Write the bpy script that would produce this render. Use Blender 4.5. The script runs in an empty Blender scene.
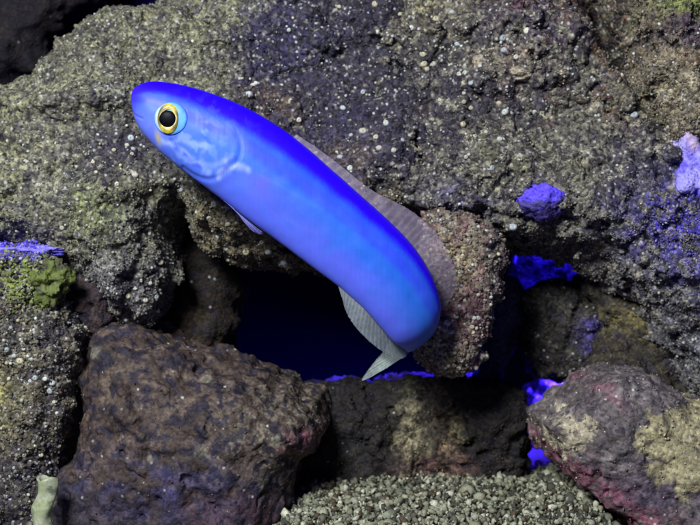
import bpy, math, random
import numpy as np
from mathutils import Vector
from mathutils.bvhtree import BVHTree

random.seed(7)
RS = np.random.RandomState(11)
U = 0.0005          # one unit of the layout is half a millimetre
F = 962.0           # camera to the plane the fish swims in, in those units
SC = bpy.context.scene
COL = SC.collection

# ------------------------------------------------------------------ noise
_perm = RS.permutation(256).astype(np.int32)
_perm = np.concatenate([_perm, _perm, _perm])
_grad = RS.normal(size=(256, 3)).astype(np.float32)
_grad /= np.linalg.norm(_grad, axis=1)[:, None]
_jit = RS.rand(256, 4).astype(np.float32)

def _h(ix, iy, iz):
    return _perm[_perm[_perm[ix & 255] + (iy & 255)] + (iz & 255)]

def perlin(p):
    i = np.floor(p).astype(np.int32); f = (p - i).astype(np.float32)
    u = f * f * f * (f * (f * 6 - 15) + 10)
    out = np.zeros(len(p), np.float32)
    for dx in (0, 1):
        wx = u[:, 0] if dx else 1 - u[:, 0]
        for dy in (0, 1):
            wy = u[:, 1] if dy else 1 - u[:, 1]
            for dz in (0, 1):
                wz = u[:, 2] if dz else 1 - u[:, 2]
                g = _grad[_h(i[:, 0] + dx, i[:, 1] + dy, i[:, 2] + dz)]
                out += wx * wy * wz * ((f[:, 0] - dx) * g[:, 0] + (f[:, 1] - dy) * g[:, 1] + (f[:, 2] - dz) * g[:, 2])
    return out * 1.5

def fbm(p, octaves=4, gain=0.5, seed=0.0):
    out = np.zeros(len(p), np.float32); a = 1.0; q = p + seed
    for _ in range(octaves):
        out += a * perlin(q); a *= gain; q = q * 2.03 + 17.3
    return out

def worley(p, seed=0.0):
    """distance to the nearest feature point and a random number of its cell"""
    p = p + seed
    i = np.floor(p).astype(np.int32); f = (p - i).astype(np.float32)
    best = np.full(len(p), 9.0, np.float32); rid = np.zeros(len(p), np.float32)
    for dx in (-1, 0, 1):
        for dy in (-1, 0, 1):
            for dz in (-1, 0, 1):
                h = _h(i[:, 0] + dx, i[:, 1] + dy, i[:, 2] + dz) & 255
                j = _jit[h]
                d = (dx + j[:, 0] - f[:, 0]) ** 2 + (dy + j[:, 1] - f[:, 1]) ** 2 + (dz + j[:, 2] - f[:, 2]) ** 2
                m = d < best
                best[m] = d[m]; rid[m] = j[m, 3]
    return np.sqrt(best), rid

def sstep(a, b, x):
    t = np.clip((x - a) / (b - a), 0, 1)
    return t * t * (3 - 2 * t)

def bump2(px, py, cx, cy, rx, ry=None):
    ry = ry or rx
    return np.exp(-(((px - cx) / rx) ** 2 + ((py - cy) / ry) ** 2))

# ------------------------------------------------------------------ layout and meshes
def W(px, py, d=0.0):
    s = (F + d) / F
    return Vector(((px - 350) * s * U, (F + d) * U, -(py - 262.5) * s * U))

def mesh_from(name, verts, faces, smooth=True):
    """faces: an (n, k) integer array"""
    verts = np.asarray(verts, np.float32); faces = np.asarray(faces, np.int32)
    me = bpy.data.meshes.new(name)
    n, k = faces.shape
    me.vertices.add(len(verts)); me.vertices.foreach_set('co', verts.ravel())
    me.loops.add(n * k); me.loops.foreach_set('vertex_index', faces.ravel())
    me.polygons.add(n); me.polygons.foreach_set('loop_start', np.arange(0, n * k, k, dtype=np.int32))
    me.polygons.foreach_set('use_smooth', np.full(n, smooth))
    me.update(calc_edges=True); me.validate()
    return me

def set_col(me, cols, name='pigment'):
    at = me.color_attributes.new(name, 'FLOAT_COLOR', 'POINT')
    c = np.ones((len(cols), 4), np.float32); c[:, :cols.shape[1]] = cols
    at.data.foreach_set('color', c.ravel())

def link(name, me, mat, parent=None):
    o = bpy.data.objects.new(name, me)
    COL.objects.link(o)
    if mat: me.materials.append(mat)
    if parent:
        o.parent = parent
        o.matrix_parent_inverse = parent.matrix_world.inverted()
    return o

def tag(o, label=None, cat=None, group=None, kind=None):
    if label: o['label'] = label
    if cat: o['category'] = cat
    if group: o['group'] = group
    if kind: o['kind'] = kind
    return o

def surface_nets(Fv):
    """vertices (grid units) and quads of the zero surface of a sampled field (negative inside)"""
    s = Fv < 0
    nx, ny, nz = Fv.shape
    cnt = np.zeros((nx - 1, ny - 1, nz - 1), np.int8)
    for a in (0, 1):
        for b in (0, 1):
            for c in (0, 1):
                cnt += s[a:nx - 1 + a, b:ny - 1 + b, c:nz - 1 + c]
    act = (cnt > 0) & (cnt < 8)
    idx = np.full(act.shape, -1, np.int32)
    I, J, K = np.nonzero(act)
    idx[I, J, K] = np.arange(len(I))
    acc = np.zeros((len(I), 3), np.float32); num = np.zeros(len(I), np.float32)
    for ax in range(3):
        o1, o2 = [q for q in range(3) if q != ax]
        for a in (0, 1):
            for b in (0, 1):
                off0 = [0, 0, 0]; off0[o1] = a; off0[o2] = b
                off1 = list(off0); off1[ax] = 1
                v0 = Fv[I + off0[0], J + off0[1], K + off0[2]]; v1 = Fv[I + off1[0], J + off1[1], K + off1[2]]
                m = (v0 < 0) != (v1 < 0)
                t = np.where(m, v0 / np.where(m, v0 - v1, 1), 0)
                for q in range(3):
                    acc[:, q] += np.where(m, off0[q] + (t if q == ax else 0), 0)
                num += m
    V = np.stack([I, J, K], 1) + acc / num[:, None]
    quads = []
    for ax in range(3):
        o1, o2 = [(1, 2), (2, 0), (0, 1)][ax]
        sl0 = [slice(None)] * 3; sl1 = [slice(None)] * 3
        sl0[ax] = slice(0, -1); sl1[ax] = slice(1, None)
        ch = s[tuple(sl0)] != s[tuple(sl1)]
        E = np.stack(np.nonzero(ch), 1)
        E = E[(E[:, o1] > 0) & (E[:, o2] > 0) & (E[:, o1] < Fv.shape[o1] - 1) & (E[:, o2] < Fv.shape[o2] - 1)]
        ins = s[E[:, 0], E[:, 1], E[:, 2]]
        def at(da, db):
            Q = E.copy(); Q[:, o1] -= da; Q[:, o2] -= db
            return idx[Q[:, 0], Q[:, 1], Q[:, 2]]
        q = np.stack([at(1, 1), at(0, 1), at(0, 0), at(1, 0)], 1)
        q[~ins] = q[~ins][:, ::-1]
        quads.append(q)
    return V, np.concatenate(quads)

def poly_sd(px, py, poly):
    """signed distance to a closed polygon, negative inside"""
    P = np.asarray(poly, np.float32); n = len(P)
    d = np.full(px.shape, 1e9, np.float32); ins = np.zeros(px.shape, bool)
    for i in range(n):
        a = P[i]; b = P[(i + 1) % n]; e = b - a
        wx, wy = px - a[0], py - a[1]
        t = np.clip((wx * e[0] + wy * e[1]) / (e @ e), 0, 1)
        d = np.minimum(d, (wx - t * e[0]) ** 2 + (wy - t * e[1]) ** 2)
        c = (a[1] > py) != (b[1] > py)
        xs = (b[0] - a[0]) * (py - a[1]) / (b[1] - a[1] + 1e-9) + a[0]
        ins ^= c & (px < xs)
    d = np.sqrt(d)
    return np.where(ins, -d, d)

def normals_of(me):
    n = np.zeros(len(me.vertices) * 3, np.float32)
    me.vertices.foreach_get('normal', n)
    return n.reshape(-1, 3)

ROCKS = {}
def rock(name, poly, d0, T, R, vox, mat, paint, amps=(10, 5, 2.5), scales=(70, 24, 9), pits=0.0, pit_size=16,
         yoff=None, fine=1.0, seed=0.0, Tb=None):
    """a solid boulder: rounded body of the given outline at its own distance, roughened at several scales"""
    P = np.asarray(poly, np.float32)
    pad = 14
    x0, x1 = P[:, 0].min() - pad, P[:, 0].max() + pad
    z0, z1 = P[:, 1].min() - pad, P[:, 1].max() + pad
    Tb = Tb or T
    X = np.arange(x0, x1, vox, dtype=np.float32); Z = np.arange(z0, z1, vox, dtype=np.float32)
    GX, GZ = np.meshgrid(X, Z, indexing='ij')
    wob = np.stack([GX.ravel() / 22, GZ.ravel() / 22, np.full(GX.size, seed, np.float32)], 1)
    d2 = poly_sd(GX, GZ, P) + (fbm(wob, 3) * 3.0).reshape(GX.shape)
    yo = yoff(GX, GZ).astype(np.float32) if yoff else np.zeros_like(GX)
    Y = np.arange(-T - pad + yo.min(), Tb + pad + yo.max(), vox, dtype=np.float32)
    yl = Y[None, None, :] - yo[:, :, None]
    tt = np.where(yl < 0, T, Tb)
    qx = np.broadcast_to((d2 + R)[:, :, None], yl.shape); qy = np.abs(yl) - (tt - R)
    f = np.minimum(np.maximum(qx, qy), 0) + np.sqrt(np.maximum(qx, 0) ** 2 + np.maximum(qy, 0) ** 2) - R
    f = f.astype(np.float32)
    band = np.abs(f) < sum(amps) * 1.4 + pits + 3
    I, J, K = np.nonzero(band)
    p = np.stack([X[I], Y[K], Z[J]], 1).astype(np.float32)
    n = amps[0] * fbm(p / scales[0], 2, seed=seed) + amps[1] * fbm(p / scales[1], 3, seed=seed + 5)
    w, _ = worley(p / (scales[2] * 1.6), seed + 9)
    n += amps[2] * (w * 1.6 - 0.9)
    if pits:
        w2, r2 = worley(p / pit_size + 0.25 * perlin(p / 9)[:, None], seed + 3)
        n += pits * sstep(0.42, 0.12, w2) * (r2 > 0.45)
    f[I, J, K] += n
    f[[0, -1]] = 9; f[:, [0, -1]] = 9; f[:, :, [0, -1]] = 9
    V, Q = surface_nets(f.transpose(0, 2, 1))        # axes x, y, z(down)
    loc = np.stack([x0 + V[:, 0] * vox, Y[0] + V[:, 1] * vox, z0 + V[:, 2] * vox], 1).astype(np.float32)
    s0 = (F + d0) / F
    def world(l):
        return np.stack([(l[:, 0] - 350) * s0 * U, (F + d0 + l[:, 1] * s0) * U, -(l[:, 2] - 262.5) * s0 * U], 1)
    me = mesh_from(name, world(loc), Q[:, ::-1])
    nn = normals_of(me); nl = nn * np.array([1, 1, -1], np.float32)
    g = fine * (.35 + .9 * sstep(-.25, .3, fbm(loc / 34.0, 2, seed=seed + 60))) * (1.5 * fbm(loc / 6.0, 2, seed=seed) + 0.8 * perlin(loc / 2.6 + seed))
    loc2 = loc + nl * g[:, None]
    base = world(np.zeros((1, 3), np.float32) + np.array([[P[:, 0].mean(), 0, P[:, 1].max()]], np.float32))[0]
    me.vertices.foreach_set('co', (world(loc2) - base).astype(np.float32).ravel()); me.update()
    pig = paint(loc); set_col(me, pig)
    o = link(name, me, mat); o.location = Vector(base)
    wv = world(loc2)
    ROCKS[o.name] = dict(o=o, v=wv, n=normals_of(me).copy(), loc=loc, s0=s0, pig=pig,
                       bvh=BVHTree.FromPolygons([Vector(v) for v in wv], Q[:, ::-1].tolist()))
    bpy.context.view_layer.update()
    return o

# ------------------------------------------------------------------ materials
def mat_new(name):
    m = bpy.data.materials.new(name); m.use_nodes = True
    nt = m.node_tree; nt.nodes.clear()
    out = nt.nodes.new('ShaderNodeOutputMaterial')
    b = nt.nodes.new('ShaderNodeBsdfPrincipled'); nt.links.new(b.outputs[0], out.inputs[0])
    return m, nt, b, out

def N(nt, t, **kw):
    n = nt.nodes.new(t)
    for k, v in kw.items():
        if k.startswith('i_'):
            n.inputs[k[2:].replace('_', ' ')].default_value = v
        else:
            setattr(n, k, v)
    return n

def mix(nt, a, b, f, mode='MIX'):
    m = nt.nodes.new('ShaderNodeMix'); m.data_type = 'RGBA'; m.blend_type = mode
    for sock, v in ((m.inputs[0], f), (m.inputs[6], a), (m.inputs[7], b)):
        if isinstance(v, bpy.types.NodeSocket): nt.links.new(v, sock)
        elif isinstance(v, (int, float)): sock.default_value = v
        else: sock.default_value = (*v, 1)
    return m.outputs[2]

def ramp(nt, src, p0, p1, c0=(0, 0, 0), c1=(1, 1, 1)):
    r = nt.nodes.new('ShaderNodeValToRGB')
    r.color_ramp.elements[0].position = p0; r.color_ramp.elements[1].position = p1
    r.color_ramp.elements[0].color = (*c0, 1); r.color_ramp.elements[1].color = (*c1, 1)
    nt.links.new(src, r.inputs[0])
    return r.outputs[0]

def rock_mat(name, speck=0.5, grain=0.6, bump=1.0, rough=0.75):
    m, nt, b, _ = mat_new(name)
    tc = N(nt, 'ShaderNodeTexCoord').outputs['Object']
    pig = N(nt, 'ShaderNodeAttribute', attribute_name='pigment').outputs['Color']
    n1 = N(nt, 'ShaderNodeTexNoise', i_Scale=2000 / 5.0, i_Detail=5.0, i_Roughness=0.7)
    n2 = N(nt, 'ShaderNodeTexNoise', i_Scale=2000 / 22.0, i_Detail=4.0, i_Roughness=0.6)
    v1 = N(nt, 'ShaderNodeTexVoronoi', i_Scale=2000 / 3.4)
    v2 = N(nt, 'ShaderNodeTexVoronoi', i_Scale=2000 / 5.5)
    for n in (n1, n2, v1, v2): nt.links.new(tc, n.inputs['Vector'])
    c = mix(nt, pig, ramp(nt, n1.outputs['Fac'], 0.3, 0.72, (.16, .16, .18), (1.95, 1.95, 1.85)), grain, 'MULTIPLY')
    c = mix(nt, c, ramp(nt, n2.outputs['Fac'], 0.32, 0.68, (.6, .58, .62), (1.35, 1.35, 1.3)), 0.8, 'MULTIPLY')
    sepc = N(nt, 'ShaderNodeSeparateColor'); nt.links.new(v1.outputs['Color'], sepc.inputs[0])
    c = mix(nt, c, ramp(nt, sepc.outputs[0], 0.05, 0.95, (.22, .22, .27), (1.85, 1.82, 1.7)), grain, 'MULTIPLY')
    sep2 = N(nt, 'ShaderNodeSeparateColor'); nt.links.new(v2.outputs['Color'], sep2.inputs[0])
    g1 = N(nt, 'ShaderNodeMath', operation='MULTIPLY')
    nt.links.new(ramp(nt, v2.outputs['Distance'], 0.2, 0.36, (1, 1, 1), (0, 0, 0)), g1.inputs[0])
    nt.links.new(ramp(nt, sep2.outputs[1], 1 - 0.34 * speck - 0.02, 1 - 0.34 * speck + 0.02), g1.inputs[1])
    tint = mix(nt, (.62, .62, .52), (.42, .44, .5), sep2.outputs[2])
    c = mix(nt, c, tint, g1.outputs[0])
    nt.links.new(c, b.inputs['Base Color'])
    b.inputs['Roughness'].default_value = rough
    b.inputs['Specular IOR Level'].default_value = 0.35
    h = N(nt, 'ShaderNodeMath', operation='MULTIPLY_ADD'); nt.links.new(v1.outputs['Distance'], h.inputs[0])
    h.inputs[1].default_value = -0.7; nt.links.new(n1.outputs['Fac'], h.inputs[2])
    bp = N(nt, 'ShaderNodeBump', i_Strength=bump, i_Distance=2.2 * U)
    nt.links.new(h.outputs[0], bp.inputs['Height']); nt.links.new(bp.outputs[0], b.inputs['Normal'])
    return m

M_CRUST = rock_mat('gritty_crust', 0.55, 0.85, 1.0)
M_SPECK = rock_mat('speckled_rock', 0.9, 0.8, 1.0)
M_WORN = rock_mat('smooth_rock', 0.1, 0.45, 0.5, 0.7)
M_SMOOTH = rock_mat('worn_rock', 0.03, 0.65, 0.9, 0.8)

def attr_mat(name, rough=0.6, spec=0.3, noise=0.35, scale=3.0, bump=0.4, sss=0.0):
    m, nt, b, _ = mat_new(name)
    tc = N(nt, 'ShaderNodeTexCoord').outputs['Object']
    pig = N(nt, 'ShaderNodeAttribute', attribute_name='pigment').outputs['Color']
    n1 = N(nt, 'ShaderNodeTexNoise', i_Scale=2000 / scale, i_Detail=4.0, i_Roughness=0.65); nt.links.new(tc, n1.inputs['Vector'])
    c = mix(nt, pig, ramp(nt, n1.outputs['Fac'], 0.3, 0.7, (.5, .5, .5), (1.4, 1.4, 1.4)), noise, 'MULTIPLY')
    nt.links.new(c, b.inputs['Base Color'])
    b.inputs['Roughness'].default_value = rough; b.inputs['Specular IOR Level'].default_value = spec
    bp = N(nt, 'ShaderNodeBump', i_Strength=bump, i_Distance=1.0 * U)
    nt.links.new(n1.outputs['Fac'], bp.inputs['Height']); nt.links.new(bp.outputs[0], b.inputs['Normal'])
    return m

M_GRAIN = attr_mat('sediment_grains', 0.6, 0.4, 0.4, 2.5)
M_SHELL = attr_mat('chalky_shell', 0.45, 0.5, 0.5, 3.0)
M_GROW = attr_mat('growth', 0.6, 0.3, 0.75, 5.0, 1.0)
_nt = M_GROW.node_tree; _pb = _nt.nodes['Principled BSDF']
_tc = N(_nt, 'ShaderNodeTexCoord').outputs['Object']
_vo = N(_nt, 'ShaderNodeTexVoronoi', i_Scale=2000 / 4.2); _nt.links.new(_tc, _vo.inputs['Vector'])
_bp = N(_nt, 'ShaderNodeBump', i_Strength=.6, i_Distance=1.8 * U)
_nt.links.new(ramp(_nt, _vo.outputs['Distance'], .08, .5), _bp.inputs['Height'])
_nt.links.new(_pb.inputs['Normal'].links[0].from_socket, _bp.inputs['Normal'])
_old = _pb.inputs['Base Color'].links[0].from_socket
_nt.links.new(mix(_nt, _old, ramp(_nt, _vo.outputs['Distance'], .06, .3, (.5, .5, .6), (1.15, 1.15, 1.1)), .8, 'MULTIPLY'), _pb.inputs['Base Color'])
_nt.links.new(_bp.outputs[0], _pb.inputs['Normal'])
M_GRAVEL = attr_mat('coral_gravel', 0.7, 0.3, 0.7, 4.0, 0.8)
M_PANEL, _nt, _b, _ = mat_new('dark_panel')
_b.inputs['Base Color'].default_value = (0.003, 0.003, 0.011, 1); _b.inputs['Roughness'].default_value = 0.9; _b.inputs['Specular IOR Level'].default_value = 0.0

# ------------------------------------------------------------------ pigments
OLIVE = np.array([.225, .222, .138]); GREY = np.array([.19, .19, .175]); DARK = np.array([.030, .025, .048])
BROWN = np.array([.13, .095, .07]); TAN = np.array([.33, .27, .20]); YELLOW = np.array([.36, .33, .13])
GREEN = np.array([.16, .20, .05]); PURPLE = np.array([.10, .06, .14]); PINK = np.array([.24, .09, .13])
BLUE = np.array([.13, .09, .85]); LILAC = np.array([.45, .38, .95]); NAVY = np.array([.05, .045, .16])
RUST = np.array([.12, .06, .03]); PALE = np.array([.5, .47, .38])

def lay(c, col, w):
    return c * (1 - w[:, None]) + np.asarray(col)[None, :] * w[:, None]

def wobble(l, sc, amp, seed=0.0):
    return l[:, 0] + amp * fbm(l / sc, 3, seed=seed + 31), l[:, 2] + amp * fbm(l / sc, 3, seed=seed + 77)

def paint_left(l):
    x, y = wobble(l, 30, 16)
    n = fbm(l / 26, 4, seed=2); m = fbm(l / 9, 3, seed=8)
    c = np.tile(OLIVE, (len(l), 1))
    c = lay(c, GREY, sstep(-.2, .5, n) * .6)
    c = lay(c, DARK, sstep(.1, .5, fbm(l / 38, 3, seed=16)) * .5 * sstep(40, 120, x))
    ridge = bump2(x, y, 70, 50, 80, 45)
    c = lay(c, np.array([.13, .125, .085]), ridge * .8)
    # bare dark stone right of the slope and below the head of the fish
    bare = np.clip(sstep(225, 275, x) * sstep(-10, 60, y + (x - 230) * .35) + bump2(x, y, 325, 100, 80, 75)
                   + 1.0 * bump2(x, y, 140, 155, 45, 34), 0, 1)
    c = lay(c, DARK, bare * .93 * sstep(-1.0, .1, n + .6))
    c = lay(c, NAVY, bump2(x, y, 285, 55, 45, 45) * .7 * sstep(-.3, .3, m))
    c = lay(c, NAVY, bump2(x, y, 330, 150, 60, 35) * .6 * sstep(-.3, .3, m))
    c = lay(c, BROWN, bump2(x, y, 275, 115, 28, 16) * .8 + bump2(x, y, 350, 165, 25, 18) * .6)
    low = bump2(x, y, 135, 285, 60, 42)
    c = lay(c, np.array([.17, .16, .19]), low * .8)
    c = lay(c, GREEN, bump2(x, y, 125, 215, 24, 20) * .5)
    c = lay(c, DARK, sstep(.1, .42, m) * .65)
    c = lay(c, DARK, sstep(.1, .4, fbm(l / 4.2, 2, seed=44)) * .55)
    c = lay(c, PALE, sstep(.42, .6, fbm(l / 5, 2, seed=40)) * .5)
    belly = sstep(185, 215, x) * sstep(180, 210, y)
    c = lay(c, np.array([.17, .14, .08]), belly * .8)
    return c

def paint_right(l):
    x, y = wobble(l, 30, 18, 3)
    n = fbm(l / 26, 4, seed=12); m = fbm(l / 8, 3, seed=18)
    c = np.tile(np.array([.175, .165, .125]), (len(l), 1))
    c = lay(c, OLIVE, sstep(0, .5, n) * .6)
    c = lay(c, DARK, sstep(.05, .45, fbm(l / 38, 3, seed=19)) * .6)
    c = lay(c, DARK, np.clip(bump2(x, y, 425, 85, 55, 85) * 1.4, 0, 1) * .85 * sstep(-.7, .1, n))
    c = lay(c, DARK, np.clip(bump2(x, y, 480, 112, 48, 28) * 1.3, 0, 1) * .75)
    c = lay(c, np.array([.22, .2, .12]), bump2(x, y, 425, 20, 45, 30) * .9)
    c = lay(c, np.array([.075, .05, .09]), np.clip(bump2(x, y, 538, 34, 60, 40) * 1.5, 0, 1) * .85 * sstep(-.6, .1, m))
    c = lay(c, np.array([.20, .07, .10]), bump2(x, y, 508, 14, 18, 9) * .7)
    c = lay(c, np.array([.36, .33, .25]), bump2(x, y + .2 * (x - 500), 500, 70, 46, 9) * .8 * sstep(-.3, .2, m))
    c = lay(c, RUST, bump2(x, y, 400, 130, 16, 20) * .8)
    c = lay(c, np.array([.17, .085, .06]), sstep(.12, .4, fbm(l / 30, 3, seed=91)) * sstep(440, 560, x) * sstep(190, 60, y) * .75)
    c = lay(c, np.array([.13, .09, .045]), np.clip(bump2(x - (y - 60) * .4, y, 606, 60, 24, 75) * 1.3, 0, 1) * .8)
    c = lay(c, np.array([.03, .022, .018]), np.clip(bump2(x - (y - 60) * .4, y, 614, 45, 13, 42) * 1.3, 0, 1) * .8)  # darkness inside the slanting crevice, put into the pigment
    c = lay(c, TAN, bump2(x, y, 500, 70, 34, 15) * .6 * sstep(-.1, .3, m))
    c = lay(c, NAVY, bump2(x, y, 450, 205, 60, 14) * .7)
    c = lay(c, np.array([.15, .15, .2]), sstep(250, 330, y) * .65)
    c = lay(c, BLUE, np.clip(bump2(x, y, 655, 225, 46, 20) + bump2(x, y, 690, 260, 36, 22), 0, 1) ** .6 * sstep(-.45, .15, m) * .95)
    c = lay(c, NAVY, bump2(x, y, 640, 200, 60, 60) * .4)
    c = lay(c, np.array([.31, .29, .22]), sstep(.12, .45, fbm(l / 13, 3, seed=95)) * .6)
    c = lay(c, DARK, sstep(.08, .4, m) * .65)
    c = lay(c, DARK, sstep(.1, .4, fbm(l / 4.2, 2, seed=45)) * .55)
    c = lay(c, PALE, sstep(.42, .6, fbm(l / 5, 2, seed=41)) * .5)
    return c

def paint_top(l):
    x, y = wobble(l, 24, 12, 5)
    n = fbm(l / 22, 4, seed=22); m = fbm(l / 8, 3, seed=28)
    c = np.tile(np.array([.17, .14, .095]), (len(l), 1))
    c = lay(c, TAN, sstep(0, .5, n) * .5)
    c = lay(c, GREEN * 1.2, bump2(x, y, 668, 12, 26, 18) * .9)
    c = lay(c, np.array([.07, .045, .08]), np.clip(bump2(x, y, 678, 42, 34, 15) * 1.4, 0, 1) * .85)
    c = lay(c, np.array([.36, .325, .235]), np.clip(bump2(x, y, 662, 95, 32, 24) + bump2(x, y, 690, 128, 18, 14), 0, 1) * .85 * sstep(-.5, .1, m))
    c = lay(c, RUST, bump2(x, y, 690, 75, 24, 10) * .7)
    c = lay(c, DARK, sstep(.2, .5, m) * .5)
    return c

def paint_side(l):        # lower left, crusted
    x, y = wobble(l, 22, 10, 7)
    n = fbm(l / 18, 4, seed=32); m = fbm(l / 7, 3, seed=38)
    c = np.tile(np.array([.12, .105, .08]), (len(l), 1))
    c = lay(c, DARK, sstep(-.2, .3, n) * .7)
    c = lay(c, YELLOW, bump2(x, y, 8, 395, 24, 30) * .9)
    c = lay(c, np.array([.34, .32, .2]), bump2(x, y, 30, 360, 30, 22) * .6 * sstep(-.1, .3, m))
    c = lay(c, GREEN * 1.6, bump2(x, y, 44, 278, 20, 22) * .9)
    c = lay(c, BLUE, sstep(262, 250, y) * .85)
    c = lay(c, PALE, sstep(.35, .55, m) * .55)
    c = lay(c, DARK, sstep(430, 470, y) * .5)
    return c

def paint_brown(l):
    x, y = wobble(l, 26, 12, 9)
    n = fbm(l / 20, 4, seed=52); m = fbm(l / 10, 3, seed=58)
    c = np.tile(np.array([.064, .044, .037]), (len(l), 1))
    c = lay(c, np.array([.128, .094, .076]), sstep(-.1, .35, n) * .85)
    c = lay(c, np.array([.26, .225, .165]), bump2(x, y, 288, 415, 46, 40) * .9 * sstep(-.35, .2, m))
    c = lay(c, PINK * .9, bump2(x, y, 312, 432, 18, 12) * .9 + bump2(x, y, 250, 500, 60, 24) * .5)
    c = lay(c, DARK * .7, sstep(.08, .28, m) * .9)
    wd_, rd_ = worley(l / 21 + .35 * perlin(l / 8)[:, None], 14)
    c = lay(c, DARK * .6, sstep(.42, .28, wd_) * (rd_ > .4) * .85)
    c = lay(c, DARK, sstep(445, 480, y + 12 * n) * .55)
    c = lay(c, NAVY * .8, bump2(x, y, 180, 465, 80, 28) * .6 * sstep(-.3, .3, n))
    w, r = worley(l / 26, 4)
    c = lay(c, PALE * .45, sstep(.34, .16, w + .12 * m) * (r > .9) * .7)
    return c

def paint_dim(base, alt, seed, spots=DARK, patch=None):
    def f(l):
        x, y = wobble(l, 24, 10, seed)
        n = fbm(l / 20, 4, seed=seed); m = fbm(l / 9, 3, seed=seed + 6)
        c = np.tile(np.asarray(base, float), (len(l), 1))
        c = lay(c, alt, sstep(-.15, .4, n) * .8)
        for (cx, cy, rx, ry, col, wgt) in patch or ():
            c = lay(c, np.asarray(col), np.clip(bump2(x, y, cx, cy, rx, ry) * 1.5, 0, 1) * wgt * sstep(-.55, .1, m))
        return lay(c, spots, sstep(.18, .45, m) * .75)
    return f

def paint_corner(l):
    x, y = wobble(l, 18, 14, 13)
    n = fbm(l / 20, 4, seed=62); m = fbm(l / 8, 3, seed=68)
    c = np.tile(np.array([.13, .11, .115]), (len(l), 1))
    c = lay(c, np.array([.23, .20, .20]), sstep(-.2, .4, n) * .8)
    edge = sstep(26, 6, (np.abs((y - 425) - (x - 535) * .82 + 6)) ) * sstep(500, 540, x)
    edge2 = sstep(-2, 26, (y - 418) - (x - 535) * .62)
    c = lay(c, np.array([.26, .085, .12]), np.clip(edge2, 0, 1) * .85 * sstep(-.6, 0, m))
    c = lay(c, PURPLE, bump2(x, y, 640, 470, 60, 22) * .5)
    ol = (poly_sd(x, y, [(612, 418), (640, 402), (690, 396), (760, 392), (760, 470), (700, 458), (672, 462), (658, 490), (648, 470), (632, 460), (616, 440)]))
    c = lay(c, np.array([.42, .375, .22]), sstep(5, -3, ol) * .95)
    ol2 = (poly_sd(x, y, [(545, 412), (566, 402), (578, 420), (560, 436), (548, 446), (540, 430)]))
    c = lay(c, np.array([.46, .41, .29]), sstep(4, -3, ol2) * .9)
    c = lay(c, PINK, bump2(x, y, 588, 384, 10, 8) * .7)
    return lay(c, DARK, sstep(.28, .5, m) * .7)

# ------------------------------------------------------------------ rocks
POLY_LEFT = [(-70, 150), (0, 112), (30, 78), (55, 48), (100, 20), (150, -5), (200, -45), (430, -45), (450, 60), (440, 150), (418, 205),
             (385, 205), (345, 235), (322, 266), (290, 268), (250, 260), (215, 248), (200, 236), (190, 215), (183, 225), (180, 255), (168, 290),
             (158, 312), (140, 318), (120, 310), (108, 288), (82, 270), (60, 258), (0, 262), (-70, 270)]
def yo_left(x, y):
    return (np.clip(190 - y, 0, 300) * .34 + 26 * bump2(x, y, 320, 110, 75, 90) - 14 * bump2(x, y, 135, 250, 60, 60)
            - 14 * bump2(x, y, 255, 245, 60, 30) - 20 * bump2(x, y, 110, 110, 140, 14) + 60 * bump2(x, y, 188, 235, 9, 30))
o = rock('live_rock', POLY_LEFT, 205, 95, 62, 1.7, M_CRUST, paint_left, amps=(13, 7, 4.2), yoff=yo_left, seed=1.0, fine=1.5)
tag(o, 'large olive grey gritty rock sloping behind the head of the blue fish', 'rock', 'rocks of the reef wall')
ROCK_LEFT = o

POLY_RIGHT = [(395, -45), (760, -45), (760, 440), (716, 410), (692, 384), (676, 360), (660, 334), (640, 304), (612, 288), (592, 268), (562, 248),
              (520, 243), (490, 232), (452, 220), (425, 216), (402, 195), (385, 150), (382, 60)]
def yo_right(x, y):
    return (np.clip(210 - y, 0, 300) * .26 - 10 * bump2(x, y, 535, 40, 60, 40) + 26 * bump2(x, y, 420, 100, 50, 70) - 18 * bump2(x, y, 660, 240, 60, 60)
            + 85 * bump2(x - (y - 60) * .45, y, 614, 55, 18, 72) + 8 * bump2(x, y, 540, 120, 90, 30))
o = rock('live_rock', POLY_RIGHT, 190, 100, 55, 1.7, M_CRUST, paint_right, amps=(14, 13, 5), pits=6, pit_size=26, yoff=yo_right, seed=21.0, fine=1.5)
tag(o, 'large speckled grey rock overhanging the dark gaps right of the fish', 'rock', 'rocks of the reef wall')
ROCK_RIGHT = o

def simple(poly, d0, T, R, mat, paint, label, seed, vox=2.2, group='rocks of the reef wall', **kw):
    o = rock('live_rock', poly, d0, T, R, vox, mat, paint, seed=seed, **kw)
    return tag(o, label, 'rock', group)

ROCK_TOP = simple([(640, -50), (760, -50), (760, 170), (716, 150), (690, 142), (672, 142), (660, 120), (650, 92), (640, 60), (636, 20)], 125, 60, 34,
    M_CRUST, paint_top, 'brown and green knobbly rock in the top right corner', 33.0, vox=1.8, amps=(12, 10, 5), pits=7, fine=1.5)
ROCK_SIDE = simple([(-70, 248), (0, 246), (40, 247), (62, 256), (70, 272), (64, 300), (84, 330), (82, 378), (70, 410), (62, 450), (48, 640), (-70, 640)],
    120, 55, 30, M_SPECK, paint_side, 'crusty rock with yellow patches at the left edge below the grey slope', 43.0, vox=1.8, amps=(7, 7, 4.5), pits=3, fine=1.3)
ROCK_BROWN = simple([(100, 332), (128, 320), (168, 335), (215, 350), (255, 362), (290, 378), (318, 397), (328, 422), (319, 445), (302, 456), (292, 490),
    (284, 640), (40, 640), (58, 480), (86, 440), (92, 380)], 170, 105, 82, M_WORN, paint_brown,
    'big brown pitted boulder with a pink blotch at the bottom left', 53.0, vox=1.8, amps=(9, 5, 1.6), pits=3.5, pit_size=17, fine=.55)
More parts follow.
